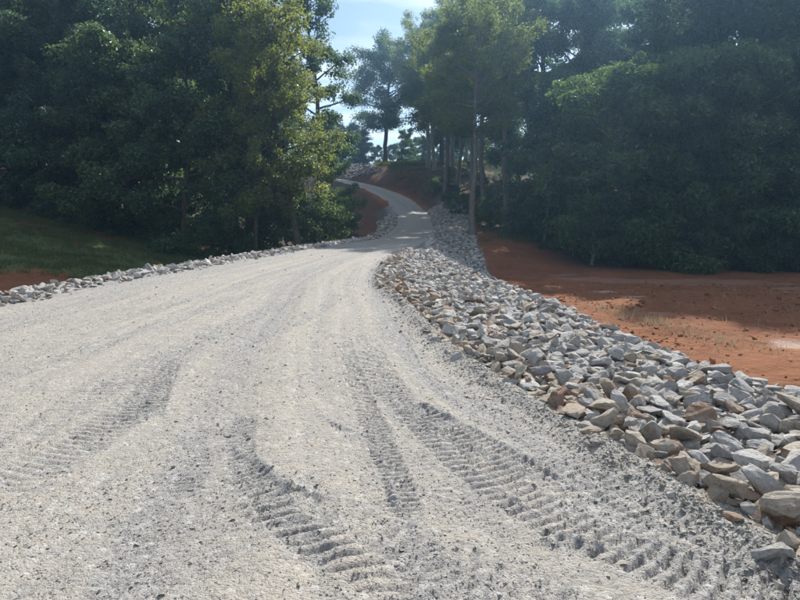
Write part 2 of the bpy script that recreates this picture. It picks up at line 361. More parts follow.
# loose surface
H += .014 * (fbm(PX * 7, PY * 7, 61, 3) - .5) + .005 * (vnoise(PX * 30, PY * 30, 62) - .5)
def track(pts, width, depth, spacing, chev=.0, amp=.02, fresh=.8, ridge=.5, seed=0, fade=(0, 0), breakup=.7, base=.25):
    """press a treaded tyre mark into the surface; pts are photo pixels on the road"""
    P = catmull([px(*p) for p in pts], 10) if len(pts) > 2 else np.array([px(*p) for p in pts])
    seg = np.diff(P, axis=0); ln = np.hypot(seg[:, 0], seg[:, 1]); cum = np.r_[0, np.cumsum(ln)]; tot = cum[-1]
    hw = width / 2
    lo = P.min(0) - width * 1.3; hi = P.max(0) + width * 1.3
    idx = np.nonzero((PX > lo[0]) & (PX < hi[0]) & (PY > lo[1]) & (PY < hi[1]))
    if not len(idx[0]): return
    x = PX[idx]; y = PY[idx]
    best = np.full(len(x), 1e9); lat = np.zeros(len(x)); arc = np.zeros(len(x))
    for i in range(len(seg)):
        if ln[i] < 1e-6: continue
        ux, uy = seg[i] / ln[i]; rx = x - P[i, 0]; ry = y - P[i, 1]
        t = np.clip(rx * ux + ry * uy, 0, ln[i])
        d = np.hypot(rx - ux * t, ry - uy * t); s = (rx * -uy + ry * ux)
        k = d < best
        best = np.where(k, d, best); lat = np.where(k, np.sign(s) * d, lat); arc = np.where(k, cum[i] + t, arc)
    nz = fbm(x * 2.6, y * 2.6, 70 + seed, 3); nf = fbm(x * 14, y * 14, 90 + seed, 3)
    l = lat / hw; al = np.abs(l) / (.80 + .45 * nz)
    win = sstep(1.08, .80, al + .35 * (nf - .5))
    fin = np.ones(len(x))
    arc_n = 1.2 * (nz - .5) + .5 * (nf - .5)
    if fade[0]: fin = fin * sstep(0, fade[0], arc + arc_n * fade[0])
    else: fin = fin * (arc > .01)
    if fade[1]: fin = fin * sstep(tot, tot - fade[1], arc + arc_n * fade[1])
    spacing = spacing * .62; amp = amp * .8
    pat = np.clip((nz - (.5 - base)) / breakup + .5, 0, 1.15)
    ph = arc / spacing + chev * al + .16 * nf + .45 * nz
    wv = np.sin(2 * np.pi * ph); wv = np.clip((wv + .35) * 3.4, -1, 1)
    cen = np.clip(1 - .6 * sstep(.16, .02, al), 0, 1)
    depth = depth * .5; amp = amp * .52; fresh = fresh * 1.15
    h = -depth * win + amp * wv * win * pat * cen + ridge * depth * np.exp(-((al - 1.14) / .12) ** 2) * np.clip(nf * 3.2 - 1.1, 0, 1.4)
    H[idx] += h * fin
    FR[idx] += fresh * fin * (win * (.08 + .70 * np.clip(-wv, 0, 1) * pat * (.4 + 1.1 * nf) + .2 * nf * pat) + .45 * np.exp(-((al - 1.05) / .12) ** 2) * nf)
def scar(pts, width, h, fresh=1.0, seed=0):
    """a low crumbled ridge or scrape"""
    P = catmull([px(*p) for p in pts], 10)
    lo = P.min(0) - .3; hi = P.max(0) + .3
    idx = np.nonzero((PX > lo[0]) & (PX < hi[0]) & (PY > lo[1]) & (PY < hi[1]))
    x = PX[idx]; y = PY[idx]; best = np.full(len(x), 1e9)
    for i in range(len(P) - 1):
        e = P[i + 1] - P[i]; l = math.hypot(*e) + 1e-9; t = np.clip(((x - P[i, 0]) * e[0] + (y - P[i, 1]) * e[1]) / l, 0, l)
        best = np.minimum(best, np.hypot(x - P[i, 0] - e[0] / l * t, y - P[i, 1] - e[1] / l * t))
    nf = fbm(x * 11, y * 11, 110 + seed, 3)
    g_ = np.exp(-(best / (width * (.5 + nf))) ** 2)
    nb = np.clip(fbm(x * 3.1, y * 3.1, 130 + seed, 3) * 3.2 - 1.0, 0, 1.2)
    H[idx] += .62 * h * g_ * (.1 + 1.7 * nf) * nb; FR[idx] += fresh * g_ * nf * 1.3 * (.35 + nb)
track([(343, 345), (352, 375), (366, 410), (384, 455), (398, 490), (408, 528)], .19, .026, .095, amp=.028, fresh=1.25, seed=1, fade=(.5, .25), base=.6)
track([(362, 335), (378, 372), (398, 402), (440, 428), (500, 458), (572, 488)], .30, .020, .11, amp=.028, fresh=1.2, seed=2, fade=(1.0, .3), base=.5)
track([(405, 402), (452, 450), (505, 492), (560, 525), (630, 556), (720, 590), (800, 618)], .36, .022, .13, chev=.25, amp=.030, fresh=1.2, seed=3, fade=(.5, 0), base=.45)
track([(400, 330), (420, 375), (455, 408), (510, 440), (578, 478)], .10, .012, .11, amp=.006, fresh=.9, seed=4, fade=(1.2, .2))
track([(176, 356), (166, 376), (158, 396), (152, 422)], .20, .020, .12, amp=.024, fresh=1.0, seed=25, fade=(.3, .25), base=.5)
track([(180, 362), (152, 385), (138, 405), (130, 434)], .22, .020, .12, amp=.024, fresh=1.0, seed=5, fade=(.4, .25), base=.5)
track([(270, 318), (215, 340), (184, 358), (120, 420), (50, 462), (-40, 500)], .42, .014, .13, chev=.2, amp=.012, fresh=.55, seed=6, fade=(2, .5), base=.2)
track([(150, 400), (95, 440), (40, 475), (-40, 520)], .36, .014, .13, chev=.3, amp=.012, fresh=.55, seed=26, fade=(.6, .5), base=.2)
track([(246, 416), (240, 440), (244, 470), (266, 502), (300, 545), (350, 600)], .20, .020, .10, amp=.018, fresh=.95, seed=7, fade=(.2, .6), base=.45)
track([(256, 490), (310, 520), (380, 562), (470, 640)], .50, .014, .17, chev=.8, amp=.024, fresh=.9, seed=8, fade=(.35, 0), base=.3)
track([(400, 560), (470, 590), (560, 640)], .45, .014, .17, chev=.8, amp=.024, fresh=.9, seed=9, fade=(.4, 0), base=.3)
track([(214, 446), (190, 474), (160, 508)], .14, .012, .10, amp=.012, fresh=.6, seed=10, fade=(.2, .3), base=.2)
track([(196, 470), (180, 495)], .20, .014, .09, amp=.014, fresh=.8, seed=12, fade=(.12, .12), base=.4)
track([(520, 440), (600, 490), (690, 535), (790, 580)], .24, .010, .11, amp=.014, fresh=.8, seed=27, fade=(.8, 0), base=.3)
track([(400, 440), (430, 480), (470, 520), (520, 560)], .16, .008, .10, amp=.010, fresh=.5, seed=28, fade=(.4, .4), base=.2)
track([(60, 340), (150, 312), (250, 285), (330, 264)], .30, .016, .13, amp=.010, fresh=.95, seed=13, fade=(2, 3))
track([(-30, 392), (90, 350), (200, 312), (300, 280)], .34, .018, .13, amp=.012, fresh=.95, seed=14, fade=(.5, 4))
track([(-30, 470), (60, 420), (160, 362), (250, 318), (320, 285)], .34, .016, .14, amp=.012, fresh=.95, seed=15, fade=(.5, 4))
track([(360, 262), (345, 290), (300, 322), (250, 350)], .3, .014, .13, amp=.008, fresh=.95, seed=16, fade=(4, 1))
track([(372, 262), (378, 300), (400, 345), (430, 385), (520, 430), (640, 500), (760, 570)], .22, .012, .1, amp=.006, fresh=.95, seed=17, fade=(4, 1))
track([(540, 470), (600, 515), (690, 560), (790, 600)], .3, .016, .12, amp=.014, fresh=.6, seed=18, fade=(.4, 0), base=.2)
scar([(298, 408), (330, 424), (368, 446), (384, 470), (396, 505), (410, 528)], .022, .028, seed=1)
scar([(318, 412), (350, 432), (385, 440)], .015, .018, seed=2)
scar([(425, 408), (470, 430), (520, 458), (578, 490)], .025, .03, seed=3)
scar([(232, 450), (262, 470), (290, 492), (330, 505)], .03, .03, seed=4)
scar([(540, 545), (580, 553), (592, 552)], .035, .035, seed=5)
scar([(500, 495), (535, 520), (560, 540), (640, 560)], .03, .028, seed=6)
H += np.clip(FR, 0, 1) * .009 * (fbm(PX * 11, PY * 11, 171, 2) - .5)
# windrow of fine stone along the rocks and the berm
nw = fbm(PX * 2.2, PY * 2.2, 77, 3)
dR = XR(PY) - PX
wr = np.exp(-((dR - .24) / .15) ** 2) * sstep(24, 16, PY)
H += wr * (.012 + .055 * nw) + .015 * wr * (fbm(PX * 6, PY * 6, 78, 2) - .3); FR += wr * .6
wl = np.exp(-((PX - XL(PY)) / .3) ** 2); H += wl * .05 * nw; FR += wl * .5
far = sstep(17, 30, PY); FR = FR * (1 - .5 * far) + .45 * far
edge_drop = .22 * sstep(.28, .5, np.maximum(XL(PY) - PX, PX - XR(PY) + .25))
ZR = .025 + H - edge_drop
v1 = np.stack([PX.ravel(), PY.ravel(), ZR.ravel()], 1); f1 = grid_faces(len(rowsY), NC)
# the lane beyond the crest
LS = catmull(LANE, 60); tg = np.gradient(LS[:, :2], axis=0); tg /= np.hypot(tg[:, 0], tg[:, 1])[:, None]
nrm = np.stack([tg[:, 1], -tg[:, 0]], 1); cc = np.linspace(-1.06, 1.06, 61)
LX = LS[:, 0, None] + nrm[:, 0, None] * LS[:, 3, None] * cc; LY = LS[:, 1, None] + nrm[:, 1, None] * LS[:, 3, None] * cc
LZ = LS[:, 2, None] + .02 + .05 * (vnoise(cc[None] * 6 + 0 * LX, LY * .08, 81) - .5) + .02 * (fbm(LX * 3, LY * 3, 82) - .5) - .22 * sstep(.96, 1.06, np.abs(cc))[None]
v2 = np.stack([LX.ravel(), LY.ravel(), LZ.ravel()], 1); f2 = grid_faces(len(LS), 61, len(v1))[:, ::-1]
me = mesh_np('gravel_road', np.vstack([v1, v2]), np.vstack([f1[:, ::-1], f2[:, ::-1]]), [M_ROAD], True, attrs={'fresh': np.r_[np.clip(FR, 0, 1.2).ravel(), np.clip(.15 + 1.3 * np.clip(.62 - vnoise(cc[None] * 5 + 0 * LX, LY * .06, 84), 0, 1) + .5 * (fbm(LX * 1.5, LY * 1.5, 85) - .4), 0, 1).ravel()]})
link('gravel_road', me, kind='structure')
def road_z(x, y):
    i = np.clip(np.searchsorted(rowsY, y), 0, len(rowsY) - 1)
    s = np.clip((rr[i] - x) / (rr[i] - rl[i]), 0, 1)
    t = (-.42 + np.sqrt(.42 ** 2 + 4 * .58 * s)) / (2 * .58)
    return ZR[i, np.clip((t * (NC - 1)).round().astype(int), 0, NC - 1)], FR[i, np.clip((t * (NC - 1)).round().astype(int), 0, NC - 1)]

# ------------------------------------------------------------------ rotations and joined pieces
rng = np.random.default_rng(5)
def rot_mats(n, flat=1.0):
    a = rng.uniform(0, 2 * np.pi, n); b = rng.normal(0, flat, n); c = rng.normal(0, flat, n)
    ca, sa, cb, sb, c_, s_ = np.cos(a), np.sin(a), np.cos(b), np.sin(b), np.cos(c), np.sin(c)
    z0 = np.zeros(n); o1 = np.ones(n)
    Rz = np.stack([ca, -sa, z0, sa, ca, z0, z0, z0, o1], 1).reshape(n, 3, 3)
    Rx = np.stack([o1, z0, z0, z0, cb, -sb, z0, sb, cb], 1).reshape(n, 3, 3)
    Ry = np.stack([c_, z0, s_, z0, o1, z0, -s_, z0, c_], 1).reshape(n, 3, 3)
    return Rx @ Ry @ Rz, np.stack([b, c, a], 1)

# loose pebbles on the road
n = 150000
yy = 1.7 * (26 / 1.7) ** rng.uniform(0, 1, n) ** 1.15
xx = rng.uniform(-1, 1, n) * (yy * .74 + .5)
near_r = rng.uniform(0, 1, n) < .13
xx = np.where(near_r, XR(yy) + rng.normal(-.20, .16, n), xx)
ok = (xx > XL(yy) - .3) & (xx < XR(yy) + .45)
clump = fbm(xx * 1.3, yy * 1.3, 120, 3)
xx, yy, clump, near_r = xx[ok], yy[ok], clump[ok], near_r[ok]
zz, fr = road_z(xx, yy)
ok = rng.uniform(0, 1, len(xx)) < np.clip(.25 + .9 * fr + 1.2 * (clump - .4), .12, 1) + near_r * .5
xx, yy, zz, fr, near_r = xx[ok], yy[ok], zz[ok], fr[ok], near_r[ok]
n = len(xx)
sz = np.clip(rng.lognormal(math.log(.0042), .5, n), .002, .018) * np.clip(.75 + yy * .045, .8, 1.8) * np.where(near_r, rng.uniform(1.0, 2.2, n), 1)
octv = np.array([[1, 0, 0], [-1, 0, 0], [0, 1, 0], [0, -1, 0], [0, 0, 1], [0, 0, -1]], float)
octf = np.array([[0, 2, 4], [2, 1, 4], [1, 3, 4], [3, 0, 4], [2, 0, 5], [1, 2, 5], [3, 1, 5], [0, 3, 5]])
V = octv[None] * rng.uniform(.6, 1.35, (n, 6, 1)) + rng.normal(0, .22, (n, 6, 3))
V = V * np.stack([sz * rng.uniform(.8, 1.5, n), sz, sz * rng.uniform(.28, .5, n)], 1)[:, None]
Rm, _ = rot_mats(n, .5)
V = np.einsum('nij,nkj->nki', Rm, V) + np.stack([xx, yy, zz + sz * .12], 1)[:, None]
Fa = (octf[None] + 6 * np.arange(n)[:, None, None]).reshape(-1, 3)
o = link('loose_gravel', mesh_np('loose_gravel', V.reshape(-1, 3), Fa, [M_PEB]), kind='stuff')
o['label'] = 'loose grey and tan pebbles scattered over the road surface'; o['category'] = 'gravel'

# clay clods over the graded field
M_CLOD, _n, _N, _L = mat('clay_clod')
_o = _N('ShaderNodeOutputMaterial'); _b = _N('ShaderNodeBsdfDiffuse'); _L(_b.outputs[0], _o.inputs[0])
_L(node_mix(_N, _L, node_rand(_N, _L), (.17, .075, .042), (.36, .185, .10)), _b.inputs[0])
n = 9000; xx = rng.uniform(3, 22, n); yy = rng.uniform(8, 30, n); d_, _ = route(xx, yy)
kk = (d_ > 2.2) & (xx < yy * .72 + 1) & (rng.uniform(0, 1, n) < np.clip(2.4 * fbm(xx * .6, yy * .9, 310, 3) - .7, .03, 1)); xx, yy = xx[kk], yy[kk]; n = len(xx)
zz, _ = ground(xx, yy); sz = np.clip(rng.lognormal(math.log(.028), .55, n), .012, .12)
V = octv[None] * rng.uniform(.6, 1.3, (n, 6, 1)) + rng.normal(0, .2, (n, 6, 3))
V = V * np.stack([sz * 1.3, sz, sz * .7], 1)[:, None]; Rm, _ = rot_mats(n, .4)
V = np.einsum('nij,nkj->nki', Rm, V) + np.stack([xx, yy, zz + sz * .2], 1)[:, None]
o = link('clay_clods', mesh_np('clay_clods', V.reshape(-1, 3), (octf[None] + 6 * np.arange(n)[:, None, None]).reshape(-1, 3), [M_CLOD]), kind='stuff')
o['label'] = 'crumbled red-brown clods lying over the graded clay'; o['category'] = 'clods'

# ------------------------------------------------------------------ rip-rap
def rock_variants(n, npts, bev, seed, cuts=1):
    rnd = random.Random(seed); out_ = []
    for k in range(n):
        bm = bmesh.new()
        el = (rnd.uniform(.85, 1.3), rnd.uniform(.62, 1.0), rnd.uniform(.34, .68))
        for i in range(npts):
            p = [rnd.uniform(-1, 1) for _ in range(3)]
            mxx = max(abs(c) for c in p); ll = math.sqrt(sum(c * c for c in p))
            q = rnd.uniform(.35, .7)                         # between a block and a ball
            s = (1 / mxx) * q + (1 / ll) * (1 - q); s *= rnd.uniform(.82, 1)
            bm.verts.new([c * s * e * .62 for c, e in zip(p, el)])
        r_ = bmesh.ops.convex_hull(bm, input=bm.verts)
        bmesh.ops.delete(bm, geom=[g for g in r_['geom_interior'] if isinstance(g, bmesh.types.BMVert)], context='VERTS')
        bmesh.ops.dissolve_limit(bm, angle_limit=R(9), verts=bm.verts, edges=bm.edges)
        bmesh.ops.triangulate(bm, faces=bm.faces)
        if bev:                                             # broken, uneven faces
            bmesh.ops.subdivide_edges(bm, edges=bm.edges[:], cuts=cuts, use_grid_fill=True)
            bmesh.ops.triangulate(bm, faces=bm.faces)
            if cuts > 1: bmesh.ops.smooth_vert(bm, verts=bm.verts, factor=.30, use_axis_x=True, use_axis_y=True, use_axis_z=True)
            sh_ = Vector((rnd.uniform(0, 50), rnd.uniform(0, 50), rnd.uniform(0, 50)))
            for v in bm.verts:
                v.co = v.co * (1 + .22 * mnoise.noise(v.co * 2.2 + sh_) + .10 * mnoise.noise(v.co * 5.5 + sh_)) + Vector((rnd.gauss(0, bev), rnd.gauss(0, bev), rnd.gauss(0, bev)))
        bm.verts.ensure_lookup_table(); bm.verts.index_update()
        out_.append((np.array([v.co[:] for v in bm.verts]), np.array([[v.index for v in f.verts] for f in bm.faces])))
        bm.free()
    return out_
RV_N = rock_variants(30, 12, .018, 3)      # rougher, for stones that show large
RV_F = rock_variants(16, 11, 0, 8)
RV_MESH = [mesh_np('stone', v, f, [M_ROCK[0]]) for v, f in rock_variants(36, 14, .012, 5, 2)]

def lay(xy, size, tanp, rise=.30, flat=.55):
    """rock records: x, y, z, size, rotation, material"""
    z, _ = ground(xy[:, 0], xy[:, 1])
    n_ = len(xy)
    return dict(x=xy[:, 0], y=xy[:, 1], z=z + size * rise * rng.uniform(.4, 1.4, n_), s=size, m=np.where(rng.uniform(0, 1, n_) < tanp, np.where(rng.uniform(0, 1, n_) < .7, 1, 2), 0))
def dart(cand, size, k=.5):
    """thin a candidate cloud so that stones of their size do not swallow each other"""
    cell = .35; gridc = {}; keep = []
    for i in np.argsort(-size):
        x, y = cand[i]; s = size[i]; cx, cyy = int(math.floor(x / cell)), int(math.floor(y / cell)); hit = False
        for a in (-1, 0, 1):
            for b in (-1, 0, 1):
                for (x2, y2, s2) in gridc.get((cx + a, cyy + b), ()):
                    if (x - x2) ** 2 + (y - y2) ** 2 < (k * (s + s2) / 2) ** 2: hit = True; break
                if hit: break
            if hit: break
        if not hit:
            gridc.setdefault((cx, cyy), []).append((x, y, s)); keep.append(i)
    return np.array(keep)
def bank(name, label, cat, rec, n_parts):
    root = bpy.data.objects.new(name, None); COL.objects.link(root)
    root['label'] = label; root['category'] = cat
    d = np.sqrt(rec['x'] ** 2 + rec['y'] ** 2 + (rec['z'] - CAM_H) ** 2)
    inview = (np.abs(rec['x']) < rec['y'] * .70) & (rec['y'] > 2.5)
    score = np.where(inview, rec['s'] / d, 0) + rng.uniform(0, 1e-6, len(d)) + rec['vis']
    order = np.argsort(-score)
    root.location = (0, 0, 0)
    Rm, eul = rot_mats(len(d), .42)
    for i in order[:n_parts]:
        o_ = bpy.data.objects.new('stone', RV_MESH[int(rng.integers(len(RV_MESH)))]); COL.objects.link(o_); o_.parent = root
        o_.location = (rec['x'][i], rec['y'][i], rec['z'][i]); o_.rotation_euler = eul[i]; o_.scale = [rec['s'][i] * q for q in (rng.uniform(.85, 1.2), rng.uniform(.8, 1.1), rng.uniform(.75, 1.15))]
        o_.material_slots[0].link = 'OBJECT'; o_.material_slots[0].material = M_ROCK[int(rec['m'][i])]
    vs_, fs_, ms_, off = [], [], [], 0
    for i in order[n_parts:]:
        big = rec['s'][i] / d[i] > .010
        v, f = (RV_N if big else RV_F)[int(rng.integers(16))]
        q = (v * (rec['s'][i] * rng.uniform(.85, 1.2, 3))) @ Rm[i].T + (rec['x'][i], rec['y'][i], rec['z'][i])
        vs_.append(q); fs_.append(f + off); ms_.append(np.full(len(f), rec['m'][i])); off += len(v)
    if vs_:
        o_ = link('small_stones', mesh_np('small_stones', np.vstack(vs_), np.vstack(fs_), M_ROCK, mat_idx=np.concatenate(ms_)), root)
        o_['kind'] = 'stuff'
    return root
def join_rec(*rs): return {k: np.concatenate([r[k] for r in rs]) for k in rs[0]}

# right-hand shoulder: broad, level, from the road edge to the crest, then over the side
n = 80000
y = rng.uniform(1.5, 27, n) ** 1.0; t = rng.uniform(-.11, 1.5, n)
x = XR(y) + t * SH(y)
wob = .30 * (fbm(x * 0 + y * .9, y * .3, 140, 3) - .5)
x = x + wob
s = np.clip(rng.lognormal(math.log(.064), .55, n), .028, .175) * np.where(t < .12, .8, 1) * np.clip(1.25 - .03 * y, 1, 1.2)
k = dart(np.stack([x, y], 1), s, .62); x, y, s, t = x[k], y[k], s[k], t[k]
recA = lay(np.stack([x, y], 1), s, .20 + .55 * np.exp(-((t + .05) / .2) ** 2) + .12 * (fbm(x * .8, y * .8, 150) > .55), .42)
recA['vis'] = np.where(t > 1.1, -.02, 0.)
# a second, upper layer so the stones lie on one another
n = 26000
y2 = rng.uniform(1.5, 26, n); t2 = rng.uniform(-.05, 1.02, n); x2 = XR(y2) + t2 * SH(y2)
s2 = np.clip(rng.lognormal(math.log(.070), .52, n), .035, .18) * np.clip(1.3 - .03 * y2, 1, 1.25)
k = dart(np.stack([x2, y2], 1), s2, .95); x2, y2, s2, t2 = x2[k], y2[k], s2[k], t2[k]
recB = lay(np.stack([x2, y2], 1), s2, .20 + .55 * np.exp(-((t2 + .05) / .2) ** 2), .42)
recB['z'] = recB['z'] + .03 + .03 * rng.uniform(0, 1, len(s2)); recB['vis'] = np.full(len(s2), .004)
bank('riprap_shoulder', 'broad shoulder of angular grey and tan rocks along the near road edge', 'riprap', join_rec(recA, recB), 300)
# slope of the bank beyond, down to the clay
n = 24000
i = rng.integers(0, len(ROUTE), n); y = rng.uniform(24, 74, n)
dd = rng.uniform(-.1, 3.3, n) * sstep(80, 62, y)
xe = np.interp(y, np.r_[_py, LANE_S[:64, 1]], np.r_[PAD[:, 0] + PAD[:, 3], LANE_S[:64, 0] + LANE_S[:64, 3]])
x = xe + dd
s = np.clip(rng.lognormal(math.log(.13), .35, n), .07, .26)
k = dart(np.stack([x, y], 1), s, .8); rec = lay(np.stack([x[k], y[k]], 1), s[k], .06, .35); rec['vis'] = np.zeros(len(k))
bank('riprap_slope', 'shaded blue-grey rock slope falling away from the narrow lane', 'riprap', rec, 220)
# berm along the other edge of the pad
n = 12000
y = 7 + 36 * rng.uniform(0, 1, n) ** 1.3; lat = rng.normal(.26, .20, n); x = XL(y) - lat
s = np.clip(rng.lognormal(math.log(.085), .45, n), .04, .20)
k = dart(np.stack([x, y], 1), s, .62); rec = lay(np.stack([x[k], y[k]], 1), s[k], .18, .4)
rec['z'] = np.maximum(rec['z'], .02 - .4 * np.clip(lat[k] - .55, 0, 2)) + .07 * np.exp(-((lat[k] - .3) / .3) ** 2) * rng.uniform(.2, 1.3, len(k)); rec['vis'] = np.zeros(len(k))
bank('rock_berm', 'low berm of pale broken rock between the gravel pad and the shaded grass', 'rock berm', rec, 300)
# small patch on the far side of the lane
n = 4000
y = rng.uniform(43, 74, n); dd = rng.uniform(-.1, 2.1, n); xe = np.interp(y, LANE_S[:64, 1], LANE_S[:64, 0] - LANE_S[:64, 3]); x = xe - dd
s = np.clip(rng.lognormal(math.log(.2), .35, n), .1, .4)
k = dart(np.stack([x, y], 1), s, .8); rec = lay(np.stack([x[k], y[k]], 1), s[k], .1, .35); rec['vis'] = np.zeros(len(k))
bank('riprap_patch', 'small patch of grey rocks beside the lane next to bare clay', 'riprap', rec, 120)
# bank above the upper bend
n = 6000
x = rng.uniform(-22, -2.2, n); y = rng.uniform(94, 113, n); d_, _ = route(x, y)
kk = (d_ > .1) & (d_ < 6.2) & (x < -2.4 - 1.1 * (6.2 - d_) + 2 * (fbm(x * .6, y * .6, 23) - .5)) & (y > np.interp(x, LANE_S[::-1, 0], LANE_S[::-1, 1])); x, y = x[kk], y[kk]
s = np.clip(rng.lognormal(math.log(.3), .3, len(x)), .15, .5)
k = dart(np.stack([x, y], 1), s, .8); rec = lay(np.stack([x[k], y[k]], 1), s[k], .3, .35); rec['vis'] = np.zeros(len(k))
bank('riprap_cutting', 'pale sunlit stone bank above the far bend of the lane', 'riprap', rec, 60)

# ------------------------------------------------------------------ trees
def tubes(lines, sides=6):
    """lines: list of (points (k,3), radii (k,)) -> verts, quads"""
    vs_, fs_, off = [], [], 0
    an = np.linspace(0, 2 * np.pi, sides, endpoint=False)
    for P, rad in lines:
        P = np.asarray(P, float); tg_ = np.gradient(P, axis=0); tg_ /= np.linalg.norm(tg_, axis=1)[:, None] + 1e-9
        ref = np.where(np.abs(tg_[:, 2:3]) > .9, np.array([[1., 0, 0]]), np.array([[0, 0, 1.]]))
        a = np.cross(tg_, ref); a /= np.linalg.norm(a, axis=1)[:, None] + 1e-9; b = np.cross(tg_, a)
        ring = P[:, None] + np.asarray(rad)[:, None, None] * (np.cos(an)[None, :, None] * a[:, None] + np.sin(an)[None, :, None] * b[:, None])
        vs_.append(ring.reshape(-1, 3)); k = len(P)
        i = (np.arange(k - 1)[:, None] * sides + np.arange(sides)[None]); j = (np.arange(k - 1)[:, None] * sides + (np.arange(sides)[None] + 1) % sides)
        fs_.append(np.stack([i, j, j + sides, i + sides], 2).reshape(-1, 4) + off); off += k * sides
    return np.vstack(vs_), np.vstack(fs_)
def leaves(cent, nper, rad, size, r, up=.45, droop=0., aspect=.62, outc=None):
    """leaf-sized folded kites scattered in clumps round the centres"""
    c = np.repeat(cent, nper, 0); rd = np.repeat(rad, nper); n_ = len(c)
    d = r.normal(0, 1, (n_, 3)); d /= np.linalg.norm(d, axis=1)[:, None]
    rr_ = r.uniform(0, 1, n_) ** .5
    off = d * (rd * rr_)[:, None] * np.array([1, 1, .85])
    off[:, 2] -= droop * rd * rr_ ** 2
    p = c + off
    nr_ = d * .55 + r.normal(0, .6, (n_, 3)); nr_[:, 2] += up; nr_ /= np.linalg.norm(nr_, axis=1)[:, None]
    ax_ = r.normal(0, 1, (n_, 3)) + d * .8; ax_[:, 2] -= .35 + droop
    ax_ -= nr_ * (ax_ * nr_).sum(1)[:, None]; ax_ /= np.linalg.norm(ax_, axis=1)[:, None] + 1e-9
    sd = np.cross(nr_, ax_)
    L_ = size * np.clip(r.lognormal(0, .3, n_), .5, 1.8); W_ = L_ * aspect * .5
    b = p - ax_ * L_[:, None] * .5; tp = p + ax_ * L_[:, None] * .5 - nr_ * (L_ * .12)[:, None]
    l_ = p + sd * W_[:, None] + nr_ * (W_ * .35)[:, None]; q_ = p - sd * W_[:, None] + nr_ * (W_ * .35)[:, None]
    V_ = np.stack([b, l_, tp, q_], 1).reshape(-1, 3); i = 4 * np.arange(n_)
    F_ = np.concatenate([np.stack([i, i + 1, i + 2], 1), np.stack([i, i + 2, i + 3], 1)])
    return V_, F_
def grow(name, bark, leafm, seed, H=18, r0=.28, crown0=.3, R0=4.5, shape='oval', limbs=26, subs=5, nleaf=40000, leaf=.2, clump=.75,
         elev=(.15, .9), lean=(0, 0), droop=0., up=.45, top=.96, aspect=.62, wob=.35, bare=(), sides=8):
    r = np.random.default_rng(seed)
    k = 16; tt_ = np.linspace(0, 1, k)
    wx = np.cumsum(r.normal(0, wob / k ** .5, k)); wy = np.cumsum(r.normal(0, wob / k ** .5, k)); wx -= wx[0]; wy -= wy[0]
    TP = np.stack([lean[0] * H * tt_ ** 1.2 + wx, lean[1] * H * tt_ ** 1.2 + wy, -.5 + (H * top + .5) * tt_], 1)
    TR = r0 * (1 - tt_) ** .75 + .02; TR[0] *= 1.55; TR[1] *= 1.12
    lines = [(TP, TR)]; cents = []; rads = []
    def at(t): return np.array([np.interp(t, tt_, TP[:, q]) for q in range(3)])
    ga = r.uniform(0, 6.28)
    for i in range(limbs):
        f = (i + r.uniform(.1, .9)) / limbs                      # 0 = lowest limb
        t = crown0 + (1 - crown0) * f * .97
        if shape == 'oval': env = math.sin(math.pi * min(1, .18 + .80 * f)) ** .7
        elif shape == 'broad': env = (1 - f ** 2.2) ** .5 * (.72 + .28 * math.sin(math.pi * f))
        elif shape == 'cone': env = (1 - f) ** .8 + .06
        elif shape == 'top': env = math.sin(math.pi * min(1, .10 + .82 * f)) ** .55
        else: env = (1 - .55 * f) * (.85 + .3 * r.uniform())     # column
        Lh = R0 * env * r.uniform(.72, 1.18) + .25
        az = ga + i * 2.39996 + r.normal(0, .35)
        el = elev[0] + (elev[1] - elev[0]) * f + r.normal(0, .12)
        dirh = np.array([math.cos(az), math.sin(az), 0])
        P0 = at(t); m_ = 7; q = np.linspace(0, 1, m_)
        rise = Lh * math.tan(el) * (q - .25 * q ** 2) - droop * Lh * q ** 2.2
        PL = P0 + dirh * (Lh * q)[:, None] + np.array([0, 0, 1.]) * rise[:, None] + np.cumsum(r.normal(0, .05 * Lh / m_, (m_, 3)), 0)
        rad0 = max(.018, min(np.interp(t, tt_, TR) * .62, .020 * Lh + .012))
        lines.append((PL, rad0 * (1 - q) ** .8 + .008))
        for s_ in range(subs):
            u = .30 + .70 * (s_ + r.uniform(.2, 1)) / subs; u = min(u, 1)
            B0 = np.array([np.interp(u, q, PL[:, c]) for c in range(3)])
            sl = Lh * r.uniform(.16, .36) * (1.2 - .4 * u) + .15
            dv_ = dirh * r.uniform(-.1, .8) + r.normal(0, .6, 3); dv_[2] = dv_[2] * .6 + .22 - droop * .9; dv_ /= np.linalg.norm(dv_)
            B1 = B0 + dv_ * sl; Bm = (B0 + B1) / 2 + r.normal(0, .06 * sl, 3) + np.array([0, 0, .06 * sl])
            lines.append((np.stack([B0, Bm, B1]), np.array([.35, .22, .1]) * rad0 + .004))
            for c_ in (Bm, B1, B1 + r.normal(0, .30 * sl + .12, 3) * np.array([1, 1, .6])):
                cents.append(c_); rads.append(clump * r.uniform(.45, 1.3))
        cents.append(PL[-1]); rads.append(clump)
    for q in range(5): cents.append(at(1) + r.normal(0, .35, 3)); rads.append(clump * .8)
    for (ba, bl, bt) in bare:                                   # bare dead limbs low on the trunk
        P0 = at(bt); q = np.linspace(0, 1, 5); dirh = np.array([math.cos(ba), math.sin(ba), .5])
        lines.append((P0 + dirh * (bl * q)[:, None] + np.cumsum(r.normal(0, .06, (5, 3)), 0), .05 * (1 - q) + .012))
    cents = np.array(cents); rads = np.array(rads)
    kp = r.uniform(0, 1, len(cents)) < .74; cents, rads = cents[kp], rads[kp]
    wgt = rads ** 2; nper = np.maximum(3, (nleaf * wgt / wgt.sum() * r.uniform(.5, 1.5, len(rads)))).astype(int)
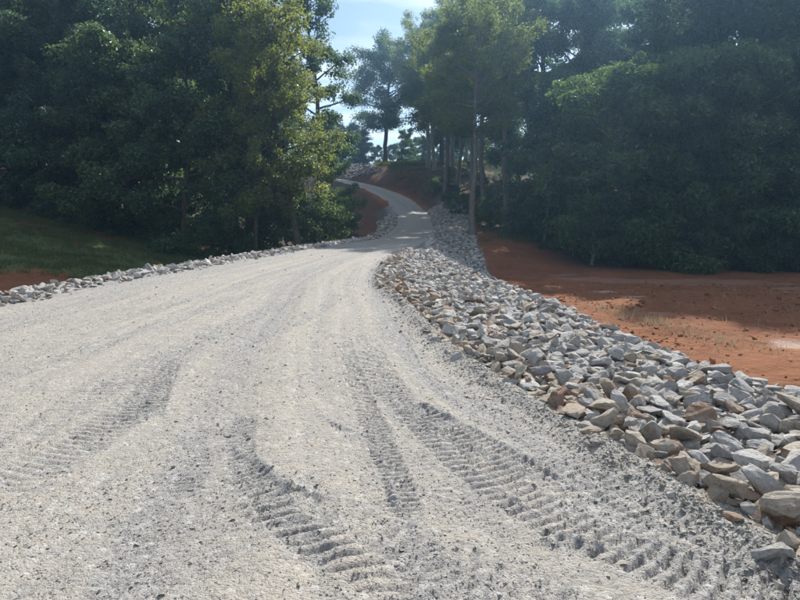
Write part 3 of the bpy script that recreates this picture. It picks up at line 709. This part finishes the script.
    V_, F_ = leaves(cents, nper, rads, leaf, r, up, droop, aspect)
    tv, tf = tubes(lines, sides=6)
    return mesh_np('trunk', tv, tf, [bark], True), mesh_np('crown', V_, F_, [leafm], False), H

BK_D = mat_bark('bark_dark', (.055, .045, .036), (.13, .11, .09)); BK_P = mat_bark('bark_pale', (.16, .145, .12), (.30, .275, .235))
LF_DARK = mat_leaf('leaf_dark', (.040, .080, .038), (.075, .125, .052), (.055, .105, .055), trans=.5)
LF_MID = mat_leaf('leaf_mid', (.050, .092, .034), (.090, .140, .050), (.072, .118, .040), trans=.5)
LF_YEL = mat_leaf('leaf_yellow_green', (.10, .145, .032), (.155, .185, .05), (.13, .15, .04), trans=.52)
LF_OLV = mat_leaf('leaf_olive', (.090, .135, .036), (.155, .19, .060), (.12, .155, .045), trans=.55)
LF_BRT = mat_leaf('leaf_bright', (.062, .112, .032), (.10, .15, .045), (.085, .12, .035), trans=.5)
LF_CED = mat_leaf('needle_dark', (.022, .044, .020), (.038, .066, .028), (.03, .05, .028), trans=.2)

PROTO = {
 'oak1':  grow('oak1', BK_D, LF_DARK, 11, H=19, r0=.32, crown0=.13, R0=4.6, shape='broad', limbs=34, nleaf=46000, leaf=.21, clump=.85),
 'oak2':  grow('oak2', BK_D, LF_MID, 12, H=18, r0=.30, crown0=.16, R0=4.3, shape='oval', limbs=32, nleaf=42000, leaf=.20, clump=.80),
 'edge1': grow('edge1', BK_D, LF_DARK, 13, H=13, r0=.2, crown0=.06, R0=3.6, shape='broad', limbs=34, nleaf=42000, leaf=.18, clump=.7, elev=(.0, .8), droop=.12),
 'edge2': grow('edge2', BK_D, LF_MID, 14, H=11, r0=.17, crown0=.08, R0=3.4, shape='column', limbs=30, nleaf=36000, leaf=.18, clump=.66, elev=(.05, .8), droop=.2),
 'tall1': grow('tall1', BK_P, LF_OLV, 15, H=20, r0=.33, crown0=.48, R0=4.7, shape='top', limbs=32, nleaf=42000, leaf=.19, clump=.85, wob=.3, bare=((.5, 1.6, .3), (3.6, 1.2, .36), (2, 1.0, .24))),
 'tall2': grow('tall2', BK_P, LF_OLV, 16, H=21, r0=.30, crown0=.50, R0=4.2, shape='top', limbs=28, nleaf=34000, leaf=.19, clump=.70, wob=.4, bare=((1.5, 1.4, .34), (4.4, 1.3, .28))),
 'airy':  grow('airy', BK_D, LF_YEL, 17, H=14.3, r0=.24, crown0=.24, R0=3.5, shape='top', limbs=30, subs=5, nleaf=30000, leaf=.17, clump=.66, lean=(-.09, 0), elev=(.25, 1.0)),
 'lone':  grow('lone', BK_D, LF_DARK, 18, H=21, r0=.34, crown0=.36, R0=5.3, shape='top', limbs=34, subs=6, nleaf=44000, leaf=.25, clump=1.2, elev=(.15, 1.0)),
 'sparse': grow('sparse', BK_D, LF_DARK, 19, H=22, r0=.26, crown0=.36, R0=3.3, shape='column', limbs=30, subs=4, nleaf=18000, leaf=.2, clump=.6, elev=(.0, .8), wob=.6),
 'cedar': grow('cedar', BK_D, LF_CED, 20, H=9, r0=.16, crown0=.05, R0=2.6, shape='cone', limbs=44, subs=4, nleaf=18000, leaf=.22, clump=.5, elev=(.1, .7), aspect=.35),
 'frond': grow('frond', BK_P, LF_BRT, 21, H=10.5, r0=.12, crown0=.10, R0=3.6, shape='broad', limbs=34, subs=6, nleaf=34000, leaf=.22, clump=.75, elev=(.35, 1.0), droop=.35, aspect=.38, up=.8),
 'young': grow('young', BK_P, LF_MID, 22, H=6.5, r0=.08, crown0=.35, R0=1.7, shape='oval', limbs=16, subs=4, nleaf=9000, leaf=.16, clump=.45, lean=(.08, .02)),
 'bush1': grow('bush1', BK_D, LF_MID, 23, H=2.6, r0=.05, crown0=.05, R0=1.5, shape='broad', limbs=16, subs=4, nleaf=8000, leaf=.13, clump=.42, elev=(.3, 1.1)),
 'bush2': grow('bush2', BK_D, LF_BRT, 24, H=2.0, r0=.04, crown0=.05, R0=1.3, shape='broad', limbs=14, subs=4, nleaf=6000, leaf=.13, clump=.38, elev=(.3, 1.1), up=.7),
 'bush3': grow('bush3', BK_D, LF_DARK, 25, H=3.6, r0=.06, crown0=.04, R0=1.9, shape='column', limbs=18, subs=4, nleaf=9000, leaf=.15, clump=.5, elev=(.2, 1.0), droop=.15),
}
rt = random.Random(77)
def plant(name, kind, X, Y, h, label, cat, group=None, rz=None, wide=1.0, tilt=(0, 0)):
    tr, cr_, H0 = PROTO[kind]
    root = bpy.data.objects.new(name, None); COL.objects.link(root)
    root.location = (X, Y, gz(X, Y)); s = h / H0
    root.rotation_euler = (tilt[0], tilt[1], rt.uniform(0, 6.28) if rz is None else rz); root.scale = (s * wide, s * wide, s)
    root['label'] = label; root['category'] = cat
    if group: root['group'] = group
    link('stem' if cat == 'bush' else 'trunk', tr, root); link('foliage' if cat == 'bush' else 'crown', cr_, root)
    return root
TREES = [
 # name, kind, u, Y, height, width factor, label, group
 ('ash_tree', 'airy', 299, 38, 14.0, 1.05, 'airy yellow-green tree with dark leaning trunk behind the rock berm'),
 ('ash_tree', 'airy', 256, 37.5, 11, .9, 'smaller yellow-green tree beside the airy one towards the grass'),
 ('oak_tree', 'sparse', 322, 46, 20.5, .95, 'tall thin dark tree whose ragged top stands against the bright sky gap'),
 ('oak_tree', 'young', 333, 50, 7, .8, 'slender dark-stemmed young tree beside the bare clay of the lane bend'),
 ('oak_tree', 'oak2', 236, 40, 18, .95, 'green tree whose dark trunk stands next to the airy yellow-green tree'),
 ('oak_tree', 'edge1', 186, 38, 13.5, 1.0, 'low-skirted dark tree where the shaded grass narrows against the berm'),
 ('oak_tree', 'edge2', 138, 41, 12.5, 1.1, 'mid-green low-branched tree second along the grass edge from the berm'),
 ('oak_tree', 'oak1', 92, 43, 17, 1.0, 'broad dark tree third along the shaded grass edge from the berm'),
 ('oak_tree', 'edge1', 44, 45, 13.5, 1.05, 'dense dark tree fourth along the shaded grass edge from the berm'),
 ('oak_tree', 'edge2', -4, 46, 13, 1.1, 'low-branched tree at the picture edge over the upper grass'),
 ('oak_tree', 'oak1', -60, 45, 18, 1.0, 'dark tree past the picture edge shading the grass field'),
]
for (u, Y, k, h, l) in [(262, 57, 'oak1', 19, 'tall dark tree filling the wood behind the airy yellow-green tree'),
                        (212, 50, 'oak1', 21, 'tall broad tree rising behind the low-skirted dark tree by the berm'),
                        (150, 52, 'oak2', 21, 'tall tree rising behind the mid-green low-branched edge tree'),
                        (88, 53, 'oak1', 22, 'tall tree rising behind the broad third tree of the grass edge'),
                        (24, 54, 'oak2', 21, 'tall tree rising behind the dense fourth tree of the grass edge'),
                        (-40, 54, 'oak1', 22, 'tall tree behind the low-branched tree at the picture edge')]:
    TREES.append(('oak_tree', k, u, Y, h, 1.0, l))
for (u, Y, k, h) in [(250, 60, 'oak2', 22), (180, 62, 'oak1', 24), (110, 63, 'oak2', 24), (45, 64, 'oak1', 25), (-20, 64, 'oak2', 25)]:
    TREES.append(('oak_tree', k, u, Y, h, 1.0, 'treetop of the last row in the wood behind the grass field', 'last row of the grass side wood'))
TREES += [
 ('oak_tree', 'lone', 386, 108, 19, 1.3, 'lone dark tree on the hilltop with sky showing through its crown'),
 ('poplar_tree', 'tall1', 427, 100, 22, 1.0, 'first of the slim hilltop trees next to the lone dark tree'),
 ('poplar_tree', 'tall2', 434, 97, 21, 1.0, 'second of the slim hilltop trees counted from the lone dark tree'),
 ('poplar_tree', 'oak2', 441, 104, 23, 1.0, 'leafy round-topped tree among the slim trunks on the hilltop'),
 ('poplar_tree', 'tall1', 452, 92, 23, 1.0, 'slim hilltop tree whose trunk stands above the brown cut slope'),
 ('poplar_tree', 'tall1', 446, 66, 18, .9, 'slim pale-trunked tree nearest the shaded rock slope top'),
 ('poplar_tree', 'tall1', 473, 47, 16.5, .95, 'pale-trunked tree rising from the foot of the shaded rock slope'),
 ('poplar_tree', 'tall2', 484, 60, 20, 1.0, 'dark slim tree between the two thick pale trunks'),
 ('poplar_tree', 'tall2', 506, 57, 19.5, 1.1, 'thick grey-trunked tree on the brown hillside with a high crown'),
 ('poplar_tree', 'tall1', 470, 80, 22, 1.0, 'slender tree up the hillside behind the thick pale trunk'),
 ('poplar_tree', 'tall2', 456, 77, 19, 1.0, 'slim dark tree halfway up the brown slope above the lane'),
 ('poplar_tree', 'oak2', 505, 84, 23, 1.0, 'leafy tree high on the hillside behind the grey-trunked tree'),
 ('poplar_tree', 'tall1', 433, 117, 20, 1.0, 'olive-crowned tree behind the first slim hilltop trunks'),
 ('poplar_tree', 'tall2', 449, 119, 21, 1.0, 'slim tree in the last hilltop row above the brown slope'),
 ('poplar_tree', 'tall1', 464, 112, 21, 1.0, 'full-crowned tree on the hilltop behind the slender hillside tree'),
 ('poplar_tree', 'tall2', 486, 108, 21, 1.0, 'slim tree at the wooded end of the hilltop row'),
 ('sapling_tree', 'young', 543, 43, 7.5, 1.0, 'small forked pale-stemmed tree at the edge of the red clay'),
 ('sapling_tree', 'young', 590, 37, 7, 1.1, 'small straight-stemmed tree standing alone in front of the dark wood'),
 ('sumac_tree', 'frond', 618, 39, 12.3, 1.1, 'bright drooping-leaved tree catching sun at its top in the dark wood'),
 ('sumac_tree', 'edge2', 668, 37, 12.5, 1.0, 'drooping-leaved tree beside the bright one over the red clay'),
 ('sumac_tree', 'edge2', 735, 36.5, 12.5, 1.05, 'low drooping-leaved tree farthest along the red clay edge'),
 ('oak_tree', 'edge1', 560, 47, 13, 1.0, 'dark tree behind the small forked pale-stemmed tree'),
 ('oak_tree', 'oak1', 578, 54, 21, .9, 'dark tall tree with a straight shaded column of leaves'),
 ('oak_tree', 'edge1', 655, 43, 13, 1.1, 'dense dark tree behind the drooping-leaved trees of the clay edge'),
 ('oak_tree', 'edge2', 705, 40, 12.5, 1.1, 'leafy low-branched tree between two drooping-leaved trees'),
 ('oak_tree', 'edge1', 772, 39, 14, 1.1, 'dense dark tree above the far end of the red clay'),
 ('oak_tree', 'edge1', 835, 37, 14, 1.1, 'dark tree past the picture edge shading the red clay'),
 ('oak_tree', 'oak2', 628, 58, 20.5, .9, 'pale sunlit high crown rising behind the bright drooping-leaved tree'),
]
for (u, Y, k, h, l) in [(540, 66, 'oak1', 26, 'tall dark tree closing the canopy beside the grey-trunked tree'),
                        (675, 52, 'oak1', 28, 'tall hazy tree rising behind the dense tree of the drooping pair'),
                        (728, 49, 'oak2', 28, 'tall hazy tree rising behind the leafy low-branched clay edge tree'),
                        (775, 48, 'oak1', 28, 'tall hazy tree above the dense tree at the clay end')]:
    TREES.append(('oak_tree', k, u, Y, h, 1.0, l))
for (u, Y, k, h) in [(830, 46, 'oak2', 28), (890, 44, 'oak1', 28), (960, 42, 'oak2', 28)]:
    TREES.append(('oak_tree', k, u, Y, h, 1.0, 'tall tree past the picture edge casting shade on the clay', 'trees past the picture edge by the clay'))
for (u, Y, k, h) in [(600, 70, 'oak2', 23), (690, 64, 'oak1', 24), (760, 60, 'oak2', 24)]:
    TREES.append(('oak_tree', k, u, Y, h, 1.0, 'treetop of the last row in the wood behind the red clay', 'last row of the clay side wood'))
TREES += [
 ('cedar_tree', 'cedar', 343, 128, 9.5, 1.2, 'dark cedar nearest the sunlit stone bank on the skyline'),
 ('cedar_tree', 'cedar', 354, 131, 10, 1.3, 'tallest dark cedar of the skyline clump'),
 ('cedar_tree', 'cedar', 364, 127, 8.5, 1.3, 'dark cedar of the skyline clump next to the lone tree'),
 ('cedar_tree', 'cedar', 330, 133, 10, 1.3, 'dark skyline cedar half hidden by the airy yellow-green tree'),
 ('maple_tree', 'edge2', 405, 126, 8, .8, 'small rounded yellowish tree on the skyline beside the lone dark tree'),
 ('maple_tree', 'edge1', 378, 140, 6.5, .9, 'low rounded tree on the skyline behind the lone dark trunk'),
 ('maple_tree', 'edge2', 424, 138, 8, 1.0, 'small rounded tree seen between the slim hilltop trunks'),
 ('maple_tree', 'edge1', 447, 135, 9, 1.0, 'darker rounded tree seen through the slim hilltop trunks'),
 ('maple_tree', 'edge1', 414, 146, 9, 1.2, 'low hazy tree on the far skyline between lone tree and slim trunks'),
 ('maple_tree', 'edge2', 436, 150, 11, 1.2, 'far hazy tree closing the gap behind the slim trunks'),
 ('maple_tree', 'edge1', 463, 148, 12, 1.2, 'far hazy tree behind the brown slope crest'),
 ('maple_tree', 'edge2', 500, 146, 13, 1.2, 'far hazy tree behind the grey-trunked hillside tree'),
 ('maple_tree', 'edge1', 392, 152, 8, 1.3, 'low far tree seen under the crown of the lone tree'),
 ('maple_tree', 'edge2', 480, 130, 9, 1.1, 'rounded tree behind the hilltop trunks farthest from the lone tree'),
]
for t in TREES:
    plant(t[0], t[1], xat(t[2], t[3]), t[3], t[4], t[6], 'tree', t[7] if len(t) > 7 else None, wide=t[5], rz=(0 if t[2] == 299 else 2.2) if t[1] == 'airy' else None)
BUSH = [('bush2', 318, 41, 2.4, 'bright green bush beside the leaning dark trunk'), ('bush2', 288, 40, 2.6, 'sunlit bush on the grass side of the leaning dark trunk'),
        ('bush1', 268, 39, 2.8, 'green bush two along from the leaning dark trunk'), ('bush1', 330, 46, 3.2, 'leafy bush at the edge of the bare clay patch'),
        ('bush3', 250, 42, 3.4, 'dark bush at the foot of the tree next to the airy one'), ('bush1', 340, 60, 3.5, 'bush on the clay below the upper lane')]
for k, u, Y, h, l in BUSH: plant('bush', k, xat(u, Y), Y, h, l, 'bush')
ORD = ['first', 'second', 'third', 'fourth', 'fifth', 'sixth', 'seventh', 'eighth', 'ninth', 'tenth']
for i, (u, Y, h, k) in enumerate([(225, 37, 2.2, 'bush1'), (200, 36.5, 1.8, 'bush1'), (165, 38, 2.8, 'bush3'), (115, 40.5, 2.8, 'bush3'), (70, 42, 3, 'bush3'), (20, 44, 3, 'bush3'), (-15, 45, 3, 'bush3')]):
    plant('bush', k, xat(u, Y), Y, h, ORD[i] + ' shaded bush from the berm in the row under the grass edge trees', 'bush', 'bushes under the grass edge trees')
for i, (u, Y, h, k) in enumerate(sorted([(458, 58, 1.5, 'bush2'), (451, 66, 1.6, 'bush1'), (489, 52, 1.8, 'bush1'), (522, 50, 2.6, 'bush3'), (481, 72, 1.8, 'bush1'), (500, 70, 1.8, 'bush2'), (434, 80, 1.5, 'bush2'), (447, 86, 1.6, 'bush1'), (535, 60, 3.2, 'bush3'), (468, 92, 1.8, 'bush2')])):
    plant('bush', k, xat(u, Y), Y, h, ORD[i] + ' bush from the lane among the trunks on the brown hillside', 'bush', 'bushes on the brown hillside')
for i, (u, Y, h, k) in enumerate([(560, 42, 2.6, 'bush3'), (610, 38.5, 2.8, 'bush3'), (645, 36.5, 2.4, 'bush1'), (690, 35.5, 2.6, 'bush3'), (725, 35, 2.6, 'bush1'), (765, 35, 3, 'bush3'), (800, 34, 3, 'bush3')]):
    plant('bush', k, xat(u, Y), Y, h, ORD[i] + ' dark bush from the hillside in the row along the red clay', 'bush', 'bushes along the red clay')

# ------------------------------------------------------------------ grass and weeds
def blades(name, x, y, hgt, wid, m, label, lean=.5):
    n_ = len(x); z, d = ground(x, y); a = rng.uniform(0, 2 * np.pi, n_)
    sx, sy = np.cos(a) * wid / 2, np.sin(a) * wid / 2
    b = rng.uniform(0, 2 * np.pi, n_); l = hgt * rng.uniform(.1, lean, n_)
    V_ = np.stack([np.stack([x - sx, y - sy, z - .02], 1), np.stack([x + sx, y + sy, z - .02], 1), np.stack([x + l * np.cos(b), y + l * np.sin(b), z + hgt], 1)], 1).reshape(-1, 3)
    o_ = link(name, mesh_np(name, V_, np.arange(3 * n_).reshape(-1, 3), [m])); o_['kind'] = 'stuff'; o_['label'] = label; o_['category'] = 'grass'
    return o_
def tuft(cx, cyy, n_, spread):
    return (np.repeat(cx, n_) + rng.normal(0, spread, len(cx) * n_), np.repeat(cyy, n_) + rng.normal(0, spread, len(cx) * n_))
GR1 = mat_blade('grass_green', (.08, .12, .045), (.14, .155, .07)); GR2 = mat_blade('grass_straw', (.34, .27, .17), (.46, .39, .27))
GR3 = mat_blade('grass_sunny', (.13, .18, .035), (.20, .22, .06))
n = 34000; x = rng.uniform(-38, -8, n); y = rng.uniform(20, 46, n)
g_ = sstep(-1, 1, y - 23.5 - 1.3 * np.clip(-12.5 - x, -4, 1.5) + 2 * (fbm(x * .5, y * .5, 4) - .5)); kk = (x > -y * .72 - 2) & (rng.uniform(0, 1, n) < g_ * np.clip(.2 + 1.6 * (fbm(x * .5 + y * .2, y * .9, 201) - .3), .05, 1))
d_, _ = route(x, y); kk &= d_ > 2.2
X_, Y_ = tuft(x[kk], y[kk], 6, .10); blades('field_grass', X_, Y_, rng.uniform(.08, .26, len(X_)), .03, GR1, 'thin green grass on the shaded field', .8)
n = 160; u = rng.uniform(0, 1, n); ends = np.array([px(600, 309, -1.7), px(760, 350, -1.7)])
x = ends[0, 0] + (ends[1, 0] - ends[0, 0]) * u + rng.normal(0, .35, n); y = ends[0, 1] + (ends[1, 1] - ends[0, 1]) * u + rng.normal(0, .45, n)
x = np.r_[x, rng.uniform(4, 16, 120)]; y = np.r_[y, rng.uniform(9, 26, 120)]
d_, _ = route(x, y); kk = d_ > 2.6
X_, Y_ = tuft(x[kk], y[kk], 5, .07); blades('dry_weeds', X_, Y_, rng.uniform(.08, .34, len(X_)), .016, GR2, 'sparse straw-coloured weeds on the red clay', .7)
n = 9000; x = rng.uniform(-8, 34, n); y = rng.uniform(104, 112, n)
d_, _ = route(x, y); kk = (d_ > 7.4) & (x > -4)
X_, Y_ = tuft(x[kk], y[kk], 4, .2); blades('hilltop_grass', X_, Y_, rng.uniform(.25, .8, len(X_)), .09, GR3, 'sunlit green grass along the hilltop', .6)
n = 16000; x = rng.uniform(-4, 26, n); y = rng.uniform(44, 105, n)
d_, _ = route(x, y); kk = (d_ > np.where(y > 74, .8, 3.6)) & (x > lane_x(y)) & (fbm(x * .35, y * .35, 7) > .50)
X_, Y_ = tuft(x[kk], y[kk], 4, .2); blades('hillside_grass', X_, Y_, rng.uniform(.15, .55, len(X_)), .06, GR1, 'tufts of green grass on the brown hillside', .7)

# ------------------------------------------------------------------ haze
def haze_box(density, g):
    m, n_, N_, L_ = mat('haze_air')
    o_ = N_('ShaderNodeOutputMaterial'); pv = N_('ShaderNodeVolumePrincipled')
    pv.inputs['Color'].default_value = (.36, .64, 1.0, 1); pv.inputs['Density'].default_value = density; pv.inputs['Anisotropy'].default_value = g
    L_(pv.outputs[0], o_.inputs['Volume'])
    x0, x1, y0, y1, z0, z1 = -950, 950, -250, 1450, -6, 60
    V_ = np.array([[x, y, z] for z in (z0, z1) for y in (y0, y1) for x in (x0, x1)], float)
    F_ = np.array([[0, 2, 3, 1], [4, 5, 7, 6], [0, 1, 5, 4], [2, 6, 7, 3], [0, 4, 6, 2], [1, 3, 7, 5]])
    o_ = link('haze', mesh_np('haze', V_, F_, [m])); o_['kind'] = 'stuff'; o_['label'] = 'thin bluish summer haze in the air'; o_['category'] = 'haze'
haze_box(.00095, .66)
